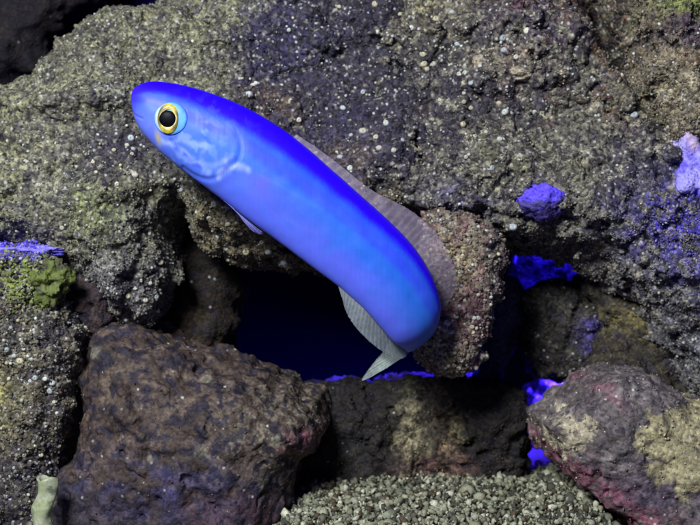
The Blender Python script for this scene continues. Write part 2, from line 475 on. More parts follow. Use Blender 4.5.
ROCK_SHADE = simple([(70, 262), (110, 280), (125, 320), (110, 350), (96, 420), (84, 470), (50, 480), (50, 280)], 165, 40, 28, M_SMOOTH,
    paint_dim(np.array([.045, .032, .04]), np.array([.07, .045, .04]), 3.0), 'dark purple brown rock in the gap beside the yellow patched rock', 63.0, amps=(8, 6, 4), pits=4)
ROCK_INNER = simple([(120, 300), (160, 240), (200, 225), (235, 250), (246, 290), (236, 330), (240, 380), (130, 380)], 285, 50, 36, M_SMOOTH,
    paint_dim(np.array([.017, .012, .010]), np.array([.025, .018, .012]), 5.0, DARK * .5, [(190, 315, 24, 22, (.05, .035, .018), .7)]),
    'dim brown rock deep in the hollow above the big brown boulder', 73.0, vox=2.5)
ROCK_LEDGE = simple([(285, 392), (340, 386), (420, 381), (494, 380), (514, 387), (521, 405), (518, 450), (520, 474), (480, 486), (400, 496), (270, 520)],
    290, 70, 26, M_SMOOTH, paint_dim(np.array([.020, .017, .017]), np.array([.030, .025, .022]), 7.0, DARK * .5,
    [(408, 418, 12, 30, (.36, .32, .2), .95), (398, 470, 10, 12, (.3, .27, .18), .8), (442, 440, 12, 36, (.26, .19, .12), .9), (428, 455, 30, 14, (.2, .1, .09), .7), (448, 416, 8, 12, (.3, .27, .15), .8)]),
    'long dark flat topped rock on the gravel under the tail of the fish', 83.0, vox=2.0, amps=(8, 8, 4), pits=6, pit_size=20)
ROCK_HANG = simple([(425, 215), (470, 215), (500, 236), (503, 262), (497, 300), (488, 336), (470, 364), (446, 374), (420, 360), (412, 340), (420, 290)],
    122, 36, 26, M_SPECK, paint_dim(np.array([.21, .18, .145]), np.array([.22, .125, .13]), 9.0, np.array([.09, .06, .06]),
    [(452, 262, 24, 22, (.36, .30, .17), .8), (442, 345, 22, 18, (.36, .31, .17), .7), (466, 315, 16, 30, (.28, .13, .15), .7), (494, 275, 14, 60, (.06, .05, .06), .95)]),
    'pinkish lump of rock hanging right behind the tail of the fish', 93.0, vox=1.8, amps=(7, 6, 3.6), pits=3, fine=1.2)
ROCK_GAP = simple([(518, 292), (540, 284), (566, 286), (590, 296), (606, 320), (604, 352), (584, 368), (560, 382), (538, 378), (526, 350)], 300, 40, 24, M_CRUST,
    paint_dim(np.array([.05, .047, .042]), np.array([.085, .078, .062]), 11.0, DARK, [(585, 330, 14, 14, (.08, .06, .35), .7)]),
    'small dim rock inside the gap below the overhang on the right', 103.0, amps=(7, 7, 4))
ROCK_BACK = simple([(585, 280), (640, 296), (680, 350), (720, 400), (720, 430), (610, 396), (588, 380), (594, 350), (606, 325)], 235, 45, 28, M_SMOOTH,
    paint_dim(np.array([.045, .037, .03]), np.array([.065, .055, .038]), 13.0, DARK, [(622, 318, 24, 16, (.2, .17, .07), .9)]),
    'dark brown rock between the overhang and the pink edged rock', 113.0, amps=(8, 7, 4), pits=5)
ROCK_CORNER = simple([(534, 416), (552, 406), (568, 388), (578, 375), (602, 366), (634, 372), (672, 392), (700, 398), (760, 390), (760, 640), (690, 600), (640, 528), (608, 503),
    (580, 478), (556, 458), (541, 438)], 125, 85, 40, M_WORN, paint_corner, 'mauve rock with a yellow olive patch and pink lower edge at the bottom right', 123.0,
    vox=1.8, amps=(8, 5, 1.8), pits=2.5, fine=.6)
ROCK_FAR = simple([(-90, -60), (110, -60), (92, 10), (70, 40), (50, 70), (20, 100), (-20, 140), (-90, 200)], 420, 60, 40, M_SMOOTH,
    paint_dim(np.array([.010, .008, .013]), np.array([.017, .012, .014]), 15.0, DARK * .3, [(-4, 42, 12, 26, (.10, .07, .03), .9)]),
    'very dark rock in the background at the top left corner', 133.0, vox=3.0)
# two pieces deep in the hollow, their blue light partly put into the pigment
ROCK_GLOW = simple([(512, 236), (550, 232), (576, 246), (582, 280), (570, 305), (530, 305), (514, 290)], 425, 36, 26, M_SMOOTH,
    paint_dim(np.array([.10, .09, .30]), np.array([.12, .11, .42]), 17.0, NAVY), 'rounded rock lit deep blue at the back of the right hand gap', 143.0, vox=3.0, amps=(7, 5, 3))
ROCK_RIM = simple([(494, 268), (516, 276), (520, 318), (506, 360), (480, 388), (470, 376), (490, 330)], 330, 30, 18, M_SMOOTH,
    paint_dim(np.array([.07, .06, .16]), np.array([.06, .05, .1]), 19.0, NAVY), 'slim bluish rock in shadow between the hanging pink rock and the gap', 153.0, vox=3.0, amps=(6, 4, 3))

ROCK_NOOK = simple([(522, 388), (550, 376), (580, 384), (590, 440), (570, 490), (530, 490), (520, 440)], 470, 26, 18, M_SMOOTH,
    paint_dim(np.array([.30, .28, .45]), np.array([.35, .33, .5]), 23.0, NAVY), 'bright blue lit rock in the slit beside the pink edged rock', 163.0, vox=3.0, amps=(5, 4, 3))  # rock added for the blue slit, glow partly put into its pale blue colour

def ray_px(name, px, py):
    b = ROCKS[name]['bvh']
    d = W(px, py, 0).normalized()
    hit = b.ray_cast(Vector((0, 0, 0)), d)
    return hit[0], hit[1]

# ------------------------------------------------------------------ sediment grains and small shells on the crusts
_t = (1 + 5 ** .5) / 2
ICO_V = np.array([(-1, _t, 0), (1, _t, 0), (-1, -_t, 0), (1, -_t, 0), (0, -1, _t), (0, 1, _t), (0, -1, -_t), (0, 1, -_t), (_t, 0, -1), (_t, 0, 1), (-_t, 0, -1), (-_t, 0, 1)], np.float32)
ICO_V /= np.linalg.norm(ICO_V[0])
ICO_F = np.array([(0, 11, 5), (0, 5, 1), (0, 1, 7), (0, 7, 10), (0, 10, 11), (1, 5, 9), (5, 11, 4), (11, 10, 2), (10, 7, 6), (7, 1, 8), (3, 9, 4), (3, 4, 2), (3, 2, 6), (3, 6, 8),
                  (3, 8, 9), (4, 9, 5), (2, 4, 11), (6, 2, 10), (8, 6, 7), (9, 8, 1)], np.int32)

def rand_rot(n):
    q = RS.normal(size=(n, 4)); q /= np.linalg.norm(q, axis=1)[:, None]
    w, x, y, z = q.T
    return np.stack([np.stack([1 - 2 * (y * y + z * z), 2 * (x * y - z * w), 2 * (x * z + y * w)], 1),
                     np.stack([2 * (x * y + z * w), 1 - 2 * (x * x + z * z), 2 * (y * z - x * w)], 1),
                     np.stack([2 * (x * z - y * w), 2 * (y * z + x * w), 1 - 2 * (x * x + y * y)], 1)], 1).astype(np.float32)

def pebbles(name, pos, size, cols, mat, parent, squash=(.6, 1.0), jitter=.25, smooth=False):
    n = len(pos)
    sc = RS.uniform(squash[0], squash[1], (n, 1, 3)).astype(np.float32)
    v = ICO_V[None] * (1 + RS.uniform(-jitter, jitter, (n, 12, 1)).astype(np.float32)) * sc
    v = np.einsum('nij,nkj->nki', rand_rot(n), v) * size[:, None, None] + pos[:, None, :]
    f = ICO_F[None] + (np.arange(n, dtype=np.int32) * 12)[:, None, None]
    me = mesh_from(name, v.reshape(-1, 3), f.reshape(-1, 3), smooth)
    set_col(me, np.repeat(cols, 12, axis=0))
    return link(name, me, mat, parent)

def scatter(rockname, n, lo, hi, palette, weights, name, mat, dens, power=2.5, sink=.2, squash=(.6, 1.), jitter=.25, smooth=False, follow=0.0):
    R = ROCKS[rockname]
    l = R['loc']; x, y = l[:, 0], l[:, 2]
    w = np.clip(dens(x, y, l), 0, None) * (R['n'][:, 1] < .35) * (x > -15) * (x < 715) * (y > -15) * (y < 540)
    w = w * (.12 + R['pig'].mean(1) / .18) if follow else w
    w = w / w.sum()
    idx = RS.choice(len(l), n, p=w)
    size = (lo + (hi - lo) * RS.rand(n) ** power).astype(np.float32)
    pos = R['v'][idx] + RS.uniform(-.8, .8, (n, 3)) * U + R['n'][idx] * (size * (1 - 2 * sink) * .5)[:, None] * U
    pal = np.asarray(palette, np.float32)
    c = pal[RS.choice(len(pal), n, p=np.asarray(weights) / np.sum(weights))] * RS.uniform(.65, 1.3, (n, 1))
    if follow: c = c * (1 - follow) + follow * R['pig'][idx] * RS.uniform(.45, 1.7, (n, 1))
    o = pebbles(name, pos.astype(np.float32), size * U, c.astype(np.float32), mat, R['o'], squash, jitter, smooth)
    return tag(o, kind='stuff')

GP = [OLIVE * 1.1, GREY * 1.2, DARK, PALE * .7, NAVY, TAN * .8]
L, Rr, Sd, Hg = ROCK_LEFT.name, ROCK_RIGHT.name, ROCK_SIDE.name, ROCK_HANG.name
def d_left(x, y, l): return (.35 + .65 * np.maximum(sstep(60, 150, x), sstep(170, 220, y))) * (.35 + 1.0 * (fbm(l / 20, 3, seed=5) > -.1) + 1.2 * bump2(x, y, 140, 285, 60, 40) + 1.0 * (y > 190) * (x > 190))
def d_right(x, y, l): return .4 + .9 * (fbm(l / 20, 3, seed=6) > -.1) + .8 * (y > 220)
scatter(L, 24000, .6, 2.0, GP, [5, 4, 2.5, 1.6, 1, 1], 'sediment', M_GRAIN, d_left, follow=.75)
scatter(Rr, 24000, .6, 2.1, GP, [5, 4, 2.5, 1.8, 1, 1], 'sediment', M_GRAIN, d_right, follow=.75)
scatter(Sd, 6500, .7, 2.6, [YELLOW * .7, GREY, DARK, PALE * .9, NAVY * .6, BROWN], [2, 3, 3, 2, 1, 2], 'sediment', M_GRAIN, lambda x, y, l: 1.0 - .8 * (bump2(x, y, 8, 395, 20, 26)) - .9 * (y < 252), follow=.5)
scatter(Hg, 3000, .8, 2.6, [PINK * .8, PALE, DARK, TAN, RUST], [2, 2, 4, 3, 1], 'sediment', M_GRAIN, lambda x, y, l: 1.0 + .0 * x, follow=.65)
scatter(ROCK_TOP.name, 4500, .7, 2.2, GP, [4, 4, 3, 2, 1, 3], 'sediment', M_GRAIN, lambda x, y, l: 1.0 + .0 * x, follow=.7)
for _r, _n in ((ROCK_BROWN, 700), (ROCK_CORNER, 1500), (ROCK_LEDGE, 4000), (ROCK_GAP, 1200), (ROCK_BACK, 1200)):
    scatter(_r.name, _n, .6, 2.0, [OLIVE * .5, DARK, PALE * .35, BROWN], [2, 3, 1, 2], 'sediment', M_GRAIN, lambda x, y, l: 1.0 + .0 * x, follow=.85)
def d_worm(x, y, l):
    return sstep(-.25, .35, fbm(l / 16, 2, seed=26)) * (.12 + 1.5 * bump2(x, y, 345, 100, 75, 90) + 1.3 * bump2(x, y, 140, 160, 45, 40) + 1.6 * bump2(x, y, 145, 290, 40, 40) + 1.5 * (y > 190) * (x > 190))
def d_worm2(x, y, l):
    return sstep(-.25, .35, fbm(l / 16, 2, seed=27)) * (.18 + 1.3 * bump2(x, y, 425, 90, 60, 90) + .9 * bump2(x, y, 495, 80, 70, 45))
SH = [PALE * 1.1, (.55, .58, .5), (.42, .46, .48), (.5, .46, .3)]
scatter(L, 800, .9, 2.3, SH, [3, 3, 2, 1], 'tube_worm_crust', M_SHELL, d_worm, 2.0, .3, (.8, 1.), .1, True)
scatter(Rr, 700, .9, 2.3, SH, [3, 3, 2, 1], 'tube_worm_crust', M_SHELL, d_worm2, 2.0, .3, (.8, 1.), .1, True)
scatter(Sd, 150, 1.2, 3.0, SH, [3, 3, 2, 1], 'tube_worm_crust', M_SHELL, lambda x, y, l: .3 + bump2(x, y, 30, 350, 30, 40), 1.5, .3, (.8, 1.), .1, True)
scatter(Hg, 130, 1.2, 3.0, SH, [3, 3, 2, 1], 'tube_worm_crust', M_SHELL, lambda x, y, l: .2 + bump2(x, y, 450, 320, 30, 40), 1.5, .3, (.8, 1.), .1, True)
scatter(ROCK_CORNER.name, 110, .7, 1.6, SH, [3, 3, 2, 1], 'tube_worm_crust', M_SHELL, lambda x, y, l: 1 + 0 * x, 2.0, .3, (.8, 1.), .1, True)
scatter(ROCK_TOP.name, 60, .9, 2.6, SH, [3, 3, 2, 1], 'tube_worm_crust', M_SHELL, lambda x, y, l: 1 + 0 * x, 2.0, .3, (.8, 1.), .1, True)

# the larger coiled tube worms: low rounded rings with a dimple, each a part of its rock
def coil_mesh(r, col, seed):
    rs = random.Random(seed); V = []; Fc = []; nu, nv = 14, 7
    el = rs.uniform(.8, 1.0); rot = rs.uniform(0, 6.3)
    prof = [(1.0, -.3), (1.02, .15), (.9, .5), (.66, .72), (.42, .8), (.22, .74), (.05, .66)]
    for j, (pr, pz) in enumerate(prof):
        for i in range(nu):
            a = 2 * math.pi * i / nu
            k = 1 + .07 * math.sin(2 * a + rot) + rs.uniform(-.04, .04)
            V.append((r * pr * k * math.cos(a), r * pr * k * el * math.sin(a), r * pz * (1 + .2 * math.sin(a + rot))))
    for j in range(nv - 1):
        for i in range(nu):
            Fc.append((j * nu + i, j * nu + (i + 1) % nu, (j + 1) * nu + (i + 1) % nu, (j + 1) * nu + i))
    me = mesh_from('tube_worm', V, Fc)
    c = np.tile(np.asarray(col), (len(V), 1)).astype(np.float32)
    c[5 * nu:] *= rs.uniform(.7, 1.05)
    set_col(me, c)
    return me

WORMS = [(249, 94, 4.2), (253, 85, 3.2), (256, 83, 2.8), (375, 4, 4), (411, 28, 3.8), (380, 35, 4), (378, 32, 2.8), (423, 54, 4), (424, 64, 4.2), (433, 64, 4.2), (427, 69, 3.2), (339, 7, 3.2), (289, 30, 2.6),
         (363, 92, 3), (343, 108, 3.6), (386, 123, 3.8), (363, 131, 4.6), (376, 137, 3.4), (379, 148, 4), (394, 150, 3.4), (340, 157, 3.4), (350, 168, 3.6), (299, 120, 3.4), (403, 140, 2.8), (351, 135, 2.6),
         (436, 19, 4.4), (459, 74, 3), (464, 83, 3.4), (463, 124, 4), (464, 93, 2.4), (471, 108, 3), (457, 44, 3), (452, 12, 3),
         (527, 31, 4.4), (503, 38, 4.2), (504, 50, 4), (516, 57, 3.2), (505, 112, 4.2), (499, 103, 3.4), (471, 83, 3.2), (465, 73, 3.2), (464, 102, 3), (500, 139, 3.4), (492, 168, 3.6), (535, 112, 4), (634, 115, 5),
         (577, 38, 2.8), (574, 56, 2.8), (669, 127, 3.4), (622, 75, 3), (513, 227, 5), (549, 28, 2.4), (480, 66, 2.6), (486, 132, 2.6), (475, 136, 2.6), (466, 157, 2.8), (400, 14, 2.6), (440, 100, 2.8),
         (131, 138, 4.2), (127, 145, 3), (133, 149, 3.4), (135, 175, 4.2), (117, 184, 3), (132, 154, 2.6), (114, 150, 2.6), (179, 196, 3.8), (181, 190, 2.8), (93, 162, 2.6), (96, 172, 2.4), (150, 190, 2.2),
         (118, 311, 5.2), (160, 262, 4.4), (155, 268, 3.6), (145, 300, 4), (156, 297, 3.6), (128, 296, 3.4), (150, 283, 3), (135, 288, 3.2), (160, 275, 3), (126, 320, 2.4), (165, 220, 4), (62, 228, 3),
         (214, 204, 4), (227, 207, 4), (209, 218, 4), (228, 224, 3.6), (240, 233, 3.4), (262, 242, 3.2), (246, 252, 4.4), (268, 252, 4), (281, 254, 3.6), (226, 248, 4), (284, 263, 4), (218, 236, 3), (257, 229, 3), (238, 215, 2.6)]
WORMS_SIDE = [(20, 361, 4.5), (14, 356, 3), (35, 378, 3.2), (45, 379, 3), (52, 383, 4), (50, 391, 3.6), (39, 372, 3), (6, 350, 4), (30, 381, 2.4), (80, 360, 3), (24, 455, 3), (41, 455, 3), (54, 402, 2.4)]
WORMS_HANG = [(447, 323, 4.5), (456, 316, 3.6), (474, 318, 3), (478, 318, 3.4), (472, 327, 3.2), (466, 343, 2.6), (480, 345, 2.6), (454, 365, 3.2), (445, 368, 2.6), (459, 368, 2.8), (465, 300, 2.4), (485, 300, 2.4)]
def add_worms(lst, names, seed):
    rs = random.Random(seed)
    for i, (px, py, r) in enumerate(lst):
        best = None
        for nm in names:
            h, n = ray_px(nm, px, py)
            if h is not None and (best is None or h.y < best[0].y): best = (h, n, nm)
        if best is None: continue
        h, n, nm = best
        s = h.y / (F * U)
        n = (n + Vector((rs.uniform(-.3, .3), -.9, rs.uniform(-.1, .5)))).normalized()
        col = np.array(rs.choice(SH)) * rs.uniform(.9, 1.25)
        o = link('tube_worm', coil_mesh(r * .85 * U * s, col, seed * 1000 + i), M_SHELL)
        o.location = h - n * (.12 * r * U); o.rotation_euler = n.to_track_quat('Z', 'Y').to_euler()
        par = bpy.data.objects[nm]
        bpy.context.view_layer.update()
        o.parent = par; o.matrix_parent_inverse = par.matrix_world.inverted()
add_worms(WORMS, [L, Rr, ROCK_TOP.name], 3)
add_worms(WORMS_SIDE, [Sd, ROCK_SHADE.name], 4)
add_worms(WORMS_HANG, [Hg], 5)

# ------------------------------------------------------------------ coloured growths on the rocks
def growth(name, px, py, rx, ry, rz, col, parent, label, seed, top=None, lift=.3, rough=6.0, amp=.16, mat=None, alt=None, tt0=0.0):
    h, n = ray_px(parent.name, px, py)
    s = h.y / (F * U)
    nu, nv = 72, 44
    uu, vv = np.meshgrid(np.linspace(0, 2 * np.pi, nu, endpoint=False), np.linspace(0.02, np.pi - .02, nv))
    d = np.stack([np.cos(uu) * np.sin(vv), np.sin(uu) * np.sin(vv), np.cos(vv)], -1).reshape(-1, 3).astype(np.float32)
    rad = np.array([rx, rz, ry], np.float32) * s
    k = 1 + amp * fbm(d * 1.6, 4, seed=seed) + .06 * fbm(d * rough, 3, seed=seed)
    k = k + .05 * fbm(d * 14, 2, seed=seed) + .03 * perlin(d * 30)
    v = d * rad * k[:, None]
    f = []
    for j in range(nv - 1):
        for i in range(nu):
            f.append((j * nu + i, (j + 1) * nu + i, (j + 1) * nu + (i + 1) % nu, j * nu + (i + 1) % nu))
    me = mesh_from(name, v * U, f)
    m = fbm(d * 2.2, 4, seed=seed + 4)
    c = np.tile(np.asarray(col, float), (len(v), 1))
    c = lay(c, np.asarray(col) * .35 if alt is None else np.asarray(alt), sstep(-.05, .35, m) * .85)
    if top is not None: c = lay(c, np.asarray(top), sstep(tt0 - .3, tt0 + .3, d[:, 2] + .5 * m))
    set_col(me, c)
    o = link(name, me, mat or M_GROW)
    o.location = h + Vector((0, rz * s * U * (.75 - lift), 0))
    bpy.context.view_layer.update()
    o.parent = parent; o.matrix_parent_inverse = parent.matrix_world.inverted()
    o['label'] = label
    return o

growth('encrusting_sponge', 544, 201, 25, 19, 24, np.array([.06, .045, .22]), ROCK_RIGHT, 'violet blue dome of sponge', 2.0, top=np.array([.13, .08, .95]), lift=.22, amp=.22, rough=6, alt=np.array([.03, .02, .12]))
growth('encrusting_coral', 694, 172, 27, 40, 36, np.array([.40, .36, .95]), ROCK_RIGHT, 'pale lilac coral growth', 4.0, top=np.array([.55, .42, .6]), lift=.3, amp=.32, tt0=.75, alt=np.array([.12, .08, .75]))
growth('algae_tuft', 44, 280, 20, 22, 16, GREEN * .75, ROCK_SIDE, 'yellow green algae clump', 6.0, lift=.0, amp=.5, rough=7, alt=np.array([.05, .05, .03]))
growth('encrusting_coral', 18, 252, 40, 7, 18, np.array([.08, .06, .42]), ROCK_SIDE, 'violet blue rim of coral', 8.0, top=np.array([.26, .22, .8]), lift=.0, amp=.35, alt=np.array([.05, .04, .35]))
growth('encrusting_sponge', 520, 72, 18, 8, 12, TAN, ROCK_RIGHT, 'pale tan lump of sponge', 10.0, lift=.1, amp=.35, alt=PALE)
growth('encrusting_sponge', 484, 62, 10, 8, 8, TAN * 1.2, ROCK_RIGHT, 'small tan lump of sponge', 12.0, lift=.1, amp=.35, alt=GREY)

VIO = [np.array([.10, .06, .75]), np.array([.2, .15, .85]), np.array([.05, .03, .35]), np.array([.4, .36, .8]), GREY * .6]
scatter(Rr, 2400, .6, 1.9, VIO, [3, 1.4, 4, .6, 4], 'violet_crust', M_GRAIN, lambda x, y, l: bump2(x, y, 660, 228, 36, 17) + bump2(x, y, 690, 262, 30, 20) + bump2(x, y, 680, 195, 14, 16))
scatter(Sd, 900, .8, 2.8, VIO, [3, 2, 3, 2, 2], 'violet_crust', M_GRAIN, lambda x, y, l: bump2(x, y, 25, 249, 40, 7) + .4 * bump2(x, y, 62, 262, 8, 12))
scatter(Sd, 600, 1.2, 4.6, [GREEN, YELLOW * .8, GREEN * 1.5, DARK, PALE * .6], [3, 2, 2, 2, 1], 'algae_crust', M_GRAIN, lambda x, y, l: bump2(x, y, 42, 280, 17, 19), squash=(.25, 1.))

# ------------------------------------------------------------------ sea bed and gravel
FLOOR = -266.0
def floor_z(x, y):
    return FLOOR - 34 * sstep(-40, -120, x) - 40 * sstep(262, 305, x) * sstep(1190, 1120, y) + 3 * np.sin(x / 47.0) + 4 * np.sin(y / 61.0 + x / 120.0)
gx, gy = np.meshgrid(np.linspace(-700, 700, 140), np.linspace(700, 1600, 90))
gv = np.stack([gx, gy, floor_z(gx, gy)], -1).reshape(-1, 3) * U
gf = [(j * 140 + i, j * 140 + i + 1, (j + 1) * 140 + i + 1, (j + 1) * 140 + i) for j in range(89) for i in range(139)]
me = mesh_from('sea_bed', gv, gf); set_col(me, np.tile(np.array([.10, .10, .075]), (len(gv), 1)))
tag(link('sea_bed', me, M_GRAVEL), 'sandy bottom of the aquarium', kind='structure')
n = 15000
px_ = RS.uniform(-190, 420, n); py_ = RS.uniform(860, 1290, n)
size = (1.4 + 4.6 * RS.rand(n) ** 2.2).astype(np.float32); size[:350] *= 2.0; px_[:350] = RS.uniform(-100, 300, 350)
pz_ = floor_z(px_, py_) + RS.uniform(-1, 5.5, n)
pal = np.array([(.30, .30, .20), (.40, .40, .29), (.22, .23, .16), (.14, .14, .1), (.58, .57, .44), (.07, .07, .055)], np.float32)
cc = pal[RS.choice(6, n, p=[.28, .2, .22, .14, .06, .1])] * RS.uniform(.7, 1.35, (n, 1))
dk_ = RS.rand(n) < .12; cc[dk_] = np.array([.09, .065, .04])
o = pebbles('gravel', np.stack([px_, py_, pz_], 1).astype(np.float32) * U, size * U, cc.astype(np.float32), M_GRAVEL, None, (.34, 1.0), .36, True)
tag(o, 'pale greenish coral gravel on the bottom of the tank', 'gravel', kind='stuff')

me = bpy.data.meshes.new('back_panel')
bx = [(-900, 1560), (900, 1560), (900, 1580), (-900, 1580)]
vs = [(x * U, y * U, z * U) for z in (FLOOR - 10, 620) for x, y in bx]
me.from_pydata(vs, [], [(0, 1, 5, 4), (1, 2, 6, 5), (2, 3, 7, 6), (3, 0, 4, 7), (4, 5, 6, 7), (3, 2, 1, 0)])
tag(link('back_panel', me, M_PANEL), 'dark blue rear panel of the aquarium seen through the gaps', 'panel')

# pale broken tube standing at the bottom left
V = []; Fc = []; nu = 20; nv = 34
for j in range(nv):
    t = j / (nv - 1); y = 478 + 62 * t
    for i in range(nu):
        a = 2 * math.pi * i / nu
        r = 10.0 + .7 * math.sin(t * 15 + 1) + 1.1 * math.sin(3 * a + t * 9)
        p = W(46.5 - 5 * t + 2 * math.sin(t * 8), y + (2.2 * math.sin(2 * a) if j == 0 else 0), 24)
        V.append((p.x + r * math.cos(a) * U, p.y + .8 * r * math.sin(a) * U, p.z))
nb = len(V)
for j in range(nv):            # inner wall of the tube
    for i in range(nu):
        a = V[j * nu + i]; c = [sum(V[j * nu + q][k] for q in range(nu)) / nu for k in range(3)]
        V.append((c[0] + (a[0] - c[0]) * .72, c[1] + (a[1] - c[1]) * .72, a[2]))
for j in range(nv - 1):
    for i in range(nu):
        a, b, c, d = j * nu + i, j * nu + (i + 1) % nu, (j + 1) * nu + (i + 1) % nu, (j + 1) * nu + i
        Fc += [(a, d, c, b), (nb + a, nb + b, nb + c, nb + d)]
for i in range(nu):
    Fc.append((i, (i + 1) % nu, nb + (i + 1) % nu, nb + i))
V = np.array(V, np.float32)
me = mesh_from('broken_tube', V, Fc)
mm = fbm(V / (U * 9), 3, seed=91)
set_col(me, lay(lay(np.tile(np.array([.36, .40, .22]), (len(V), 1)), np.array([.46, .48, .36]), sstep(-.1, .3, mm)), np.array([.14, .17, .12]), sstep(.2, .45, fbm(V / (U * 12), 3, seed=17))))
tag(link('broken_tube', me, M_SHELL), 'pale green broken tube standing in front of the brown boulder', 'tube')

# ------------------------------------------------------------------ the fish
def P3(px, py, d):
    return np.array([(px - 350) * U, (F + d) * U, -(py - 262.5) * U])

TOP = [(131, 99), (132.5, 91), (139, 85), (151, 81.5), (170, 82.5), (195, 88), (225, 98), (255, 112), (290, 134), (325, 163), (360, 194), (392, 223), (415, 248), (431.5, 274), (440, 297), (441, 317), (435, 333), (427, 341), (421, 342)]
BOT = [(131, 103), (133, 112), (136.5, 123), (144, 135), (157, 149), (172, 162), (193, 178), (217, 196), (248, 220), (280, 243), (312, 267), (340, 288), (362, 307), (380, 327), (393, 342), (402, 349), (407, 354), (408, 357), (407, 359)]
DEP = [2, 2, 2, 2, 3, 3, 4, 4, 4, 4, 4, 5, 6, 10, 17, 30, 42, 52, 58]
WID = [.5, .75, .78, .74, .68, .62, .58, .55, .52, .5, .5, .5, .5, .5, .5, .48, .42, .34, .26]

def catmull(A, n):
    A = np.asarray(A, float); m = len(A)
    t = np.linspace(0, m - 1 - 1e-6, n); i = t.astype(int); f = (t - i)[:, None]
    A2 = A if A.ndim > 1 else A[:, None]
    g = lambda k: A2[np.clip(i + k, 0, m - 1)]
    p0, p1, p2, p3 = g(-1), g(0), g(1), g(2)
    r = .5 * (2 * p1 + (p2 - p0) * f + (2 * p0 - 5 * p1 + 4 * p2 - p3) * f ** 2 + (3 * p1 - p0 - 3 * p2 + p3) * f ** 3)
    return r if A.ndim > 1 else r[:, 0]

NS, NA = 360, 168
tp, bt = catmull(TOP, NS), catmull(BOT, NS)
dp, wd = catmull(DEP, NS), catmull(WID, NS)
cen = np.concatenate([(tp + bt) / 2, dp[:, None]], 1)
upv = np.concatenate([tp - bt, np.zeros((NS, 1))], 1); hh = np.linalg.norm(upv, axis=1) / 2
upv /= np.linalg.norm(upv, axis=1)[:, None]
tan = np.gradient(cen, axis=0); tan /= np.linalg.norm(tan, axis=1)[:, None]
side = np.cross(tan, upv); side /= np.linalg.norm(side, axis=1)[:, None]
side *= np.where(side[:, 2:3] > 0, -1, 1) if side[NS // 3, 2] > 0 else 1
ang = np.linspace(0, 2 * np.pi, NA, endpoint=False)
ca, sa = np.cos(ang), np.sin(ang)
sa_s = np.sign(sa) * np.abs(sa) ** .92
pts = cen[:, None, :] + upv[:, None, :] * (hh[:, None] * ca[None])[..., None] + side[:, None, :] * ((hh * wd)[:, None] * sa_s[None])[..., None]
nrm = upv[:, None, :] * ca[None, :, None] * .55 + side[:, None, :] * sa[None, :, None]
nrm = nrm / np.linalg.norm(nrm, axis=2)[..., None]
PX, PY = pts[..., 0], pts[..., 1]
# position on the flank, as the near side shows it: mirrored to the far side through (station, height)
near = cen[:, None, :2] + upv[:, None, :2] * (hh[:, None] * ca[None])[..., None]
FX, FY = near[..., 0].ravel(), near[..., 1].ravel()
VV = np.broadcast_to(ca[None], (NS, NA)).ravel(); TT = np.broadcast_to(np.linspace(0, 1, NS)[:, None], (NS, NA)).ravel()

def curve_d(px, py, line):
    L = np.asarray(line, float); d = np.full(px.shape, 1e9); s = np.zeros(px.shape)
    for k in range(len(L) - 1):
        a, e = L[k], L[k + 1] - L[k]
        t = np.clip(((px - a[0]) * e[0] + (py - a[1]) * e[1]) / (e @ e), 0, 1)
        q = np.hypot(px - a[0] - t * e[0], py - a[1] - t * e[1])
        m = q < d
        d[m] = q[m]; s[m] = (k + t[m]) / (len(L) - 1)
    return d, s
def smooth_line(pts_, n=40): return catmull(pts_, n)

GILL = smooth_line([(234, 126), (240, 138), (243, 150), (240, 162), (231, 170), (222, 177), (210, 180), (196, 176), (184, 168)])
PREOP = smooth_line([(206, 140), (212, 148), (210, 156), (202, 162), (194, 163)])
JAW = smooth_line([(132, 110), (138, 117), (145, 121)])
STRIPE = smooth_line([(165, 144), (175, 147), (184, 152), (192, 160), (201, 167), (211, 173)])
STRIPE2 = smooth_line([(221, 178), (228, 171), (235, 168), (243, 169), (250, 172)])
STRIPE3 = smooth_line([(184, 141), (194, 145), (208, 149), (205, 157), (203, 164), (214, 167), (226, 163)])
P = np.stack([FX, FY, np.zeros_like(FX)], 1).astype(np.float32)
wx = FX + 2.2 * fbm(P / 14, 2, seed=3); wy = FY + 2.2 * fbm(P / 14, 2, seed=30)
back = np.array([.018, .0, .84]); mid = np.array([.022, .140, .72]); low = np.array([.100, .140, .80]); face = np.array([.070, .180, .78])
c = np.tile(mid, (len(FX), 1))
c = lay(c, low, sstep(.15, -.65, VV + .12 * fbm(P / 30, 3)))
c = lay(c, face, bump2(wx, wy, 195, 150, 42, 40) * .9)
c = lay(c, np.array([.15, .22, .84]), bump2(wx, wy, 150, 132, 26, 22) * .8)
edge = np.interp(TT, [0, .12, .22, .3, .42, .6, .8, 1], [.33, .40, .55, .52, .52, .66, .80, .9])
c = lay(c, back, sstep(-.17, .13, VV - edge + .035 * fbm(P / 26, 2, seed=9) + .03 * perlin(P / 2.2)))
c = lay(c, np.array([.035, .03, .86]), sstep(.75, .2, np.abs(VV - edge + .25) * 3) * .55)
c = lay(c, np.array([.05, .02, .80]), bump2(FX, FY, 136, 98, 10, 14) * .8)
pale = np.array([.36, .47, .86])
for ln, wdt, st in ((STRIPE, 5.4, .95), (STRIPE2, 5.0, .85), (STRIPE3, 5.0, .6)):
    d, q = curve_d(wx, wy, ln); c = lay(c, pale, sstep(wdt, 0, d) * st * (.75 + .5 * fbm(P / 7, 2, seed=71)).clip(0, 1.2))
d, q = curve_d(wx + 2, wy, smooth_line([(176, 142), (186, 154), (196, 164), (206, 171)])); c = lay(c, np.array([.03, .06, .72]), sstep(3.4, .6, d) * .7)
c = lay(c, np.array([.26, .40, .86]), sstep(.05, .4, fbm(P / 11, 4, seed=13)) * bump2(FX, FY, 195, 148, 34, 26) * .7)
